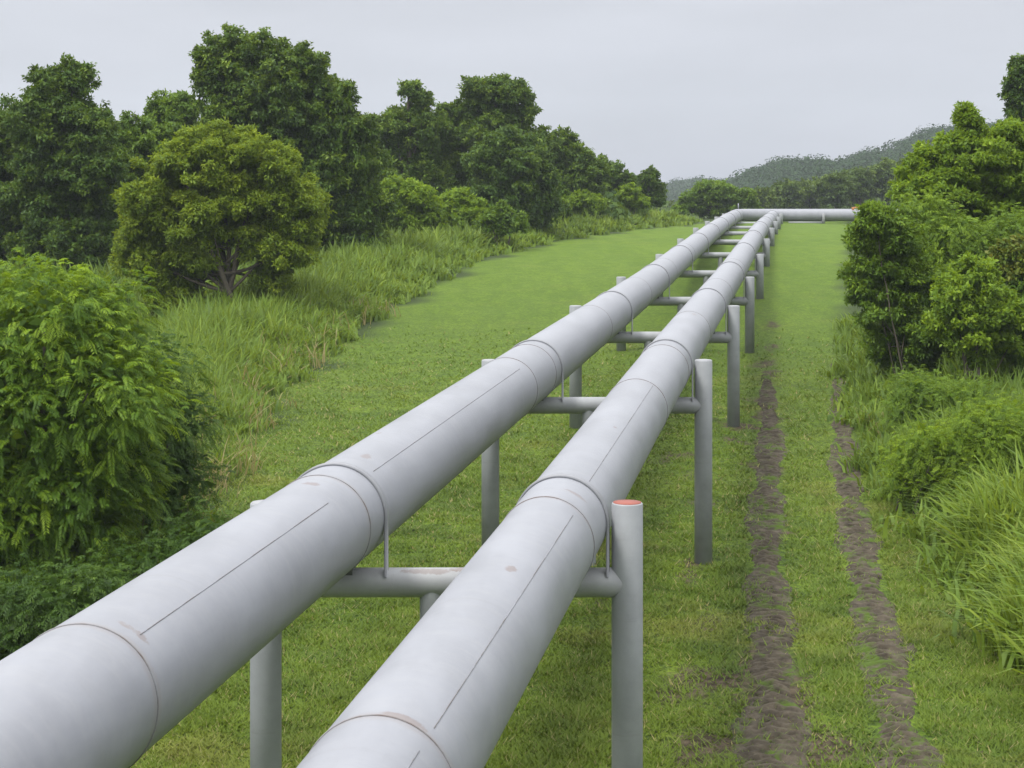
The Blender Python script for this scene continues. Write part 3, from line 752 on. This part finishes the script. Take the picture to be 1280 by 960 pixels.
plant('leafy_tree', 'smaller dark tree on the downward slope of the left tree line', 'tree', 136, 758,
      [(752, 206, 10), (745, 222, 16), (768, 220, 14), (758, 238, 20), (782, 232, 12), (735, 245, 14)], 'dark', r0=.2, leaf=.25, lai=2.2, spread=.5, tone=.03)
plant('leafy_tree', 'round dark tree at the right end of the left tree line', 'tree', 142, 812,
      [(812, 224, 11), (804, 234, 13), (819, 236, 12), (810, 246, 14), (820, 250, 9)], 'dark', r0=.18, leaf=.25, lai=2.2, spread=.45)
for (lab, Y, b, cs, mt) in [
    ('yellowish shrub behind the tall grass, right of the tallest vine tree', 96, 508, [(505, 245, 22), (525, 255, 20), (495, 270, 22), (520, 282, 26), (485, 290, 18), (540, 275, 14)], 'bright'),
    ('pale green shrub below the spreading tree', 100, 575, [(570, 255, 18), (590, 262, 18), (552, 262, 16), (575, 280, 20), (605, 275, 14)], 'bright'),
    ('small pointed green bush under the creeper draped tree', 97, 628, [(625, 268, 13), (615, 280, 14), (640, 282, 14)], 'mid'),
    ('light green shrub below the pointed tree on the tree line', 124, 728, [(728, 250, 13), (712, 256, 10), (745, 257, 11), (725, 264, 10)], 'bright'),
    ('light green shrub in front of the round dark tree', 134, 787, [(787, 244, 11), (774, 251, 10), (800, 253, 9), (785, 258, 9)], 'bright'),
    ('dark shrub low against the tall grass at mid distance', 118, 690, [(690, 262, 12), (678, 270, 11), (702, 268, 11)], 'dark'),
]:
    plant('bushy_shrub', lab, 'shrub', Y, b, cs, mt, r0=.07, stems=3, leaf=.2, lai=2.3, spread=.36, group='shrubs along the foot of the left trees', crown_name='foliage', trunk_name='stem')

# beyond the bend
plant('bushy_shrub', 'wide rounded green bush behind the bend of the pipes', 'shrub', 168, 895,
      [(882, 240, 13), (900, 240, 14), (865, 255, 14), (888, 258, 18), (912, 252, 15), (930, 248, 12), (922, 262, 13), (850, 266, 9), (940, 260, 9), (900, 268, 13)], 'mid', r0=.12, stems=3, leaf=.28, lai=2.3, spread=.5, crown_name='foliage', trunk_name='stem', tone=.12)
rowlab = ['low olive tree right behind the wide rounded bush', 'dark tree behind the two pipes where they bend', 'pale olive tree rising behind the straight far run', 'dark domed tree over the middle of the far run',
          'broad dark tree over the right part of the far run', 'taller tree behind the orange fitting', 'tall dark tree touching the right hand bushes']
rowc = [[(948, 248, 10), (958, 250, 10), (952, 258, 10)], [(975, 242, 11), (988, 240, 12), (980, 255, 13)], [(1006, 240, 12), (1018, 238, 11), (1012, 252, 13)], [(1035, 232, 12), (1048, 230, 12), (1042, 246, 16)],
        [(1066, 226, 12), (1080, 222, 12), (1072, 240, 18)], [(1096, 218, 11), (1110, 214, 12), (1103, 232, 18), (1118, 240, 14)], [(1130, 212, 11), (1142, 212, 12), (1136, 230, 18), (1150, 240, 16)]]
for i, (lab, cs) in enumerate(zip(rowlab, rowc)):
    plant('distant_tree', lab, 'tree', 225 + 6 * (i % 3), np.mean([c[0] for c in cs]), cs, 'far', r0=.25, leaf=.42, lai=2.2, spread=.7, per=18, group='trees beyond the pipe bend', tone=[.05, -.1, .22, -.08, -.05, .05, -.1][i])

# right side
plant('bushy_tree', 'tall bright green tree crowning the right hand thicket', 'tree', 58, 1215,
      [(1208, 148, 13), (1215, 170, 18), (1240, 185, 22), (1190, 195, 28), (1228, 215, 40), (1270, 190, 36), (1160, 215, 28), (1185, 245, 40), (1140, 240, 22), (1262, 250, 50), (1215, 280, 45), (1185, 320, 45), (1240, 330, 48), (1150, 310, 34), (1290, 310, 45), (1200, 365, 42), (1255, 380, 40), (1300, 230, 45), (1160, 280, 35), (1262, 165, 12)],
      'bright', r0=.16, stems=3, leaf=.14, per=28, lai=2.2, spread=.32, tone=.0, ratio=.44)
plant('bushy_tree', 'dense olive bush whose dark left flank overhangs the track', 'tree', 50.5, 1135,
      [(1095, 275, 22), (1080, 300, 22), (1115, 295, 32), (1090, 340, 32), (1135, 335, 40), (1080, 370, 18), (1108, 385, 36), (1160, 365, 40), (1130, 430, 42), (1170, 425, 40), (1105, 430, 22), (1150, 470, 38)],
      'rtree', r0=.03, stems=3, leaf=.125, per=30, lai=2.4, spread=.30, tone=.0, droop=.45, ratio=.42)
plant('bushy_tree', 'feathery mid green thicket joining the olive bush to the bright tree above it', 'tree', 54, 1190,
      [(1150, 275, 34), (1185, 300, 40), (1225, 325, 40), (1160, 330, 38), (1265, 300, 40), (1195, 370, 42), (1245, 395, 42), (1290, 360, 44), (1170, 430, 36), (1215, 440, 40), (1260, 460, 42), (1300, 430, 44)],
      'rtree', 'frond', r0=.10, stems=4, L=.36, pairs=7, lai=1.5, tone=.1, tonevar=.24)
plant('bushy_shrub', 'light leaved shrub with a bare crooked stem in front of the olive bush', 'shrub', 47.5, 1218,
      [(1220, 345, 26), (1195, 375, 26), (1235, 385, 32), (1180, 405, 20), (1210, 415, 28), (1250, 425, 26), (1265, 390, 26), (1225, 450, 18)], 'bright', r0=.07, stems=2, leaf=.13, per=24, lai=2.0, spread=.28, crown_name='foliage', trunk_name='stem', tone=.06)
plant('bushy_shrub', 'dark leafy shrub at the right edge below the reddish one', 'shrub', 49, 1275,
      [(1290, 380, 40), (1275, 430, 40), (1265, 480, 36), (1210, 480, 32), (1300, 500, 45), (1240, 500, 26)], 'mid', r0=.08, stems=3, leaf=.16, per=24, lai=2.3, spread=.36, crown_name='foliage', trunk_name='stem', tone=-.08)
plant('bushy_shrub', 'reddish tinged shrub at the right edge of the thicket', 'shrub', 49.5, 1285,
      [(1268, 320, 18), (1285, 330, 26), (1275, 350, 20), (1300, 360, 25)], 'red', r0=.05, stems=2, leaf=.15, per=20, lai=1.9, spread=.3, crown_name='foliage', trunk_name='stem')
plant('leafy_tree', 'tall dark tree cut off by the top right edge of the view', 'tree', 92, 1300,
      [(1276, 82, 10), (1270, 100, 11), (1290, 95, 20), (1266, 118, 10), (1285, 122, 20), (1275, 142, 14), (1310, 120, 35), (1300, 165, 38)], 'dark', r0=.25, leaf=.2, lai=2.3, spread=.4, tone=.02)
kw = dict(kind='frond', r0=.03, stems=4, lai=1.6, L=.26, pairs=6, tonevar=.24, crown_name='foliage', trunk_name='stem', group='low shrubs along the right verge')
plant('verge_shrub', 'yellow green shrub at the edge of the wheel track, leftmost of the verge shrubs', 'shrub', 36.5, 1150,
      [(1150, 548, 18), (1135, 570, 20), (1170, 560, 22), (1150, 590, 26), (1185, 585, 24), (1125, 600, 16), (1170, 612, 24)], 'bright', tone=.12, **kw)
plant('verge_shrub', 'taller light green shrub in the middle of the right verge behind the arching grass', 'shrub', 36.2, 1225,
      [(1215, 525, 18), (1240, 520, 18), (1205, 550, 24), (1235, 550, 28), (1262, 540, 20), (1215, 585, 28), (1250, 590, 28), (1195, 615, 24), (1235, 625, 26)], 'bright', tone=.06, **kw)
plant('verge_shrub', 'light green shrub running out of the right edge above the arching grass', 'shrub', 37, 1290,
      [(1280, 520, 24), (1300, 540, 30), (1270, 560, 26), (1295, 585, 34), (1265, 600, 26)], 'bright', tone=.1, **kw)
plant('verge_shrub', 'darker bush between the verge shrubs and the foot of the olive bush', 'shrub', 43, 1165,
      [(1140, 490, 22), (1165, 500, 26), (1195, 505, 26), (1225, 505, 24), (1125, 510, 18), (1180, 530, 24), (1150, 525, 22)], 'rtree', tone=.0, **kw)

# ------------------------------------------------------------------ far woods, hills
def canopy(name, label, rng, cx, cy, cz, rad, quads, size, mat, tone=0):
    n = len(cx); d = rdir(rng, n * quads); d[:, 2] = np.abs(d[:, 2]) * 1.1 - .35; d = unit(d)
    R = np.repeat(rad, quads); c = np.repeat(np.stack([cx, cy, cz], 1), quads, 0)
    p = c + d * (R * rng.uniform(.75, 1.05, len(R)))[:, None] * np.array([1, 1, .85])
    L = size * rng.uniform(.6, 1.4, len(p))
    V, Fq = kites(p, unit(np.cross(d, rng.normal(size=p.shape)) + rng.normal(size=p.shape) * .2), unit(d + rng.normal(size=p.shape) * .35 + np.array([0, 0, .3])), L, L * .8)
    T = np.repeat(np.clip(.45 + tone + rng.normal(size=n) * (.13 if mat == 'hill' else .22), 0, 1), quads)
    o = mesh_np(name, V, Fq, M[mat], tint=T); tag(o, label, 'woodland', None, 'stuff'); return o
rng = np.random.default_rng(21)
n = 260
yy = rng.uniform(128, 175, n); pxs = rng.uniform(-160, 800, n)
lim = np.interp(pxs, [-160, 150, 250, 480, 700, 800], [190, 190, 190, 195, 225, 240])
top = (HY - lim) * yy / F; cx = (pxs - HX) * yy / F
canopy('woodland', 'dim woodland massed behind the left trees', rng, cx, yy, top - rng.uniform(1.5, 5, n), rng.uniform(1.6, 2.8, n), 260, .45, 'dark')
n = 330
yy = rng.uniform(40, 150, n); cx = XR(yy) + rng.uniform(5, 30, n)
canopy('woodland', 'green woodland continuing behind the right hand thicket', rng, cx, yy, gz(yy) + rng.uniform(.6, 3.4, n), rng.uniform(1.2, 2.2, n), 260, .36, 'mid')
n = 170
yy = rng.uniform(255, 300, n); pxs = rng.uniform(820, 1330, n)
top = np.interp(pxs, [820, 950, 1040, 1140, 1330], [252, 246, 232, 214, 205]); top = (HY - top) * yy / F
canopy('woodland', 'dark belt of wood in the dip below the hills', rng, (pxs - HX) * yy / F, yy, top - rng.uniform(1.5, 6, n), rng.uniform(2, 3.6, n), 240, .7, 'far', -.1)

def hill_z(px, Y, prof, yc):
    crest = np.interp(px, prof[0], prof[1])
    zc = (HY - crest) * yc / F
    return zc
def build_hill(rng, prof, yc, y0, y1, label, ncan, mat, seed_tone):
    pxs = np.linspace(prof[0][0], prof[0][-1], 90); us = np.linspace(0, 1, 40)
    Xc = (pxs - HX) * yc / F; Zc = hill_z(pxs, yc, prof, yc)
    V = []
    for u in us:
        y = y0 + (y1 - y0) * u; k = np.sin(min(1, u * (y1 - y0) / (yc - y0)) * PI / 2) ** 1.3 if y <= yc else np.cos((y - yc) / (y1 - yc) * PI / 2)
        V.append(np.stack([Xc, np.full_like(Xc, y), -9 + (Zc - 5.0 + 9) * k], 1))
    V = np.concatenate(V); nx, ny = len(pxs), len(us)
    i, j = np.meshgrid(np.arange(nx - 1), np.arange(ny - 1)); a = (j * nx + i).ravel()
    o = mesh_np('hill', V, np.stack([a, a + 1, a + nx + 1, a + nx], 1), M['ground_wild'], smooth=True); tag(o, None, None, None, 'structure')
    u = rng.uniform(.12, 1, ncan) ** .8; y = y0 + (yc - y0) * u; p = rng.uniform(prof[0][0], prof[0][-1], ncan)
    z = -9 + (hill_z(p, yc, prof, yc) - 5.0 + 9) * np.sin(u * PI / 2) ** 1.3
    r = rng.uniform(2.6, 6.5, ncan)
    canopy('woodland', label, rng, (p - HX) * yc / F, y, z + rng.uniform(-.6, 1.8, ncan), r, 250, .85, mat, seed_tone)
t = NT('hill_soil'); v = t.obj(); M['ground_wild'] = t.done(t.bsdf(t.mix(t.noise(v, .2, 5, .7), (.015, .026, .009), (.035, .052, .016)), .9, .1))
build_hill(np.random.default_rng(31), ([900, 930, 955, 985, 1005, 1030, 1060, 1090, 1130, 1165, 1190, 1230, 1330, 1420], [228, 214, 204, 199, 207, 199, 194, 188, 172, 160, 156, 156, 165, 190]), 620, 330, 900, 'wooded hillside rising on the right beyond the far pipe run', 1500, 'hill', 0)
build_hill(np.random.default_rng(32), ([760, 800, 840, 865, 885, 915, 960, 1000], [246, 238, 226, 222, 226, 222, 216, 225]), 950, 700, 1200, 'paler distant wooded ridge seen between the tree line and the round bush', 500, 'hill', 0)

# ------------------------------------------------------------------ haze
HAZE = True
if HAZE:
    v, f = box((0, 640, 30), (2900, 1760, 80)); 
    me_ = NT('haze_air'); pv = me_.n('ShaderNodeVolumePrincipled'); pv.inputs['Color'].default_value = (.80, .86, .95, 1)
    pv.inputs['Density'].default_value = .00024; pv.inputs['Anisotropy'].default_value = .0
    me_.L.new(pv.outputs[0], me_.out.inputs['Volume'])
    o = mesh_np('haze', v, f, me_.m); tag(o, 'thin humid haze hanging in the air', 'haze', None, 'stuff')

# ------------------------------------------------------------------ sky, sun, camera
sc = bpy.context.scene
w = bpy.data.worlds.new('World'); sc.world = w; w.use_nodes = True
nt = w.node_tree; nt.nodes.clear(); L = nt.links
out = nt.nodes.new('ShaderNodeOutputWorld')
sky = nt.nodes.new('ShaderNodeTexSky'); sky.sky_type = 'NISHITA'; sky.sun_disc = False
SUN_EL, SUN_AZ = math.radians(62), math.radians(-50)
sky.sun_elevation = SUN_EL; sky.sun_rotation = SUN_AZ
bg1 = nt.nodes.new('ShaderNodeBackground'); L.new(sky.outputs[0], bg1.inputs[0]); bg1.inputs[1].default_value = .05
tc = nt.nodes.new('ShaderNodeTexCoord'); sep = nt.nodes.new('ShaderNodeSeparateXYZ'); L.new(tc.outputs['Generated'], sep.inputs[0])
rp_ = nt.nodes.new('ShaderNodeValToRGB'); L.new(sep.outputs[2], rp_.inputs[0])
e_ = rp_.color_ramp.elements
stops = [(0.0, (.226, .234, .276)), (.045, (.262, .268, .306)), (.105, (.312, .316, .346)), (.40, (.80, .81, .825)), (1.0, (1.45, 1.46, 1.47))]
while len(e_) < len(stops): e_.new(.5)
for q, (p, c) in zip(e_, stops): q.position = p; q.color = (*c, 1)
mp = nt.nodes.new('ShaderNodeMapping'); L.new(tc.outputs['Generated'], mp.inputs[0]); mp.inputs['Scale'].default_value = (1, 1, 4.5)
nz = nt.nodes.new('ShaderNodeTexNoise'); L.new(mp.outputs[0], nz.inputs['Vector']); nz.inputs['Scale'].default_value = 4; nz.inputs['Detail'].default_value = 5; nz.inputs['Roughness'].default_value = .5
mr = nt.nodes.new('ShaderNodeMapRange'); L.new(nz.outputs[0], mr.inputs[0]); mr.inputs[1].default_value = .3; mr.inputs[2].default_value = .7; mr.inputs[3].default_value = .90; mr.inputs[4].default_value = 1.09
bg2 = nt.nodes.new('ShaderNodeBackground'); L.new(rp_.outputs[0], bg2.inputs[0]); L.new(mr.outputs[0], bg2.inputs[1])
mxs = nt.nodes.new('ShaderNodeMixShader'); mxs.inputs[0].default_value = .90
L.new(bg1.outputs[0], mxs.inputs[1]); L.new(bg2.outputs[0], mxs.inputs[2]); L.new(mxs.outputs[0], out.inputs[0])

sun = bpy.data.lights.new('sun', 'SUN'); sun.energy = 1.5; sun.angle = math.radians(13); sun.color = (1, .97, .92)
so = bpy.data.objects.new('sun', sun); C.objects.link(so)
# light comes from the upper left, a little behind the viewer
from mathutils import Vector
d = Vector((-.42, -.30, .85)); so.rotation_euler = d.to_track_quat('Z', 'Y').to_euler(); so.location = (0, 0, 60)

cam = bpy.data.cameras.new('camera'); co = bpy.data.objects.new('camera', cam); C.objects.link(co)
co.location = (0, 0, 0); co.rotation_euler = (math.radians(90), 0, 0)
cam.sensor_width = 36; cam.lens = F / 1280 * 36; cam.shift_y = -(480 - HY) / 1280
cam.clip_start = .1; cam.clip_end = 6000
sc.camera = co
sc.view_settings.view_transform = 'Standard'; sc.view_settings.look = 'None'; sc.view_settings.exposure = 1.1; sc.view_settings.gamma = 1
sc.cycles.use_denoising = True
sc.cycles.max_bounces = 6; sc.cycles.diffuse_bounces = 3; sc.cycles.glossy_bounces = 2; sc.cycles.transmission_bounces = 4; sc.cycles.volume_bounces = 1; sc.cycles.transparent_max_bounces = 4
print('faces', sum(len(o.data.polygons) for o in C.objects if o.type == 'MESH'))
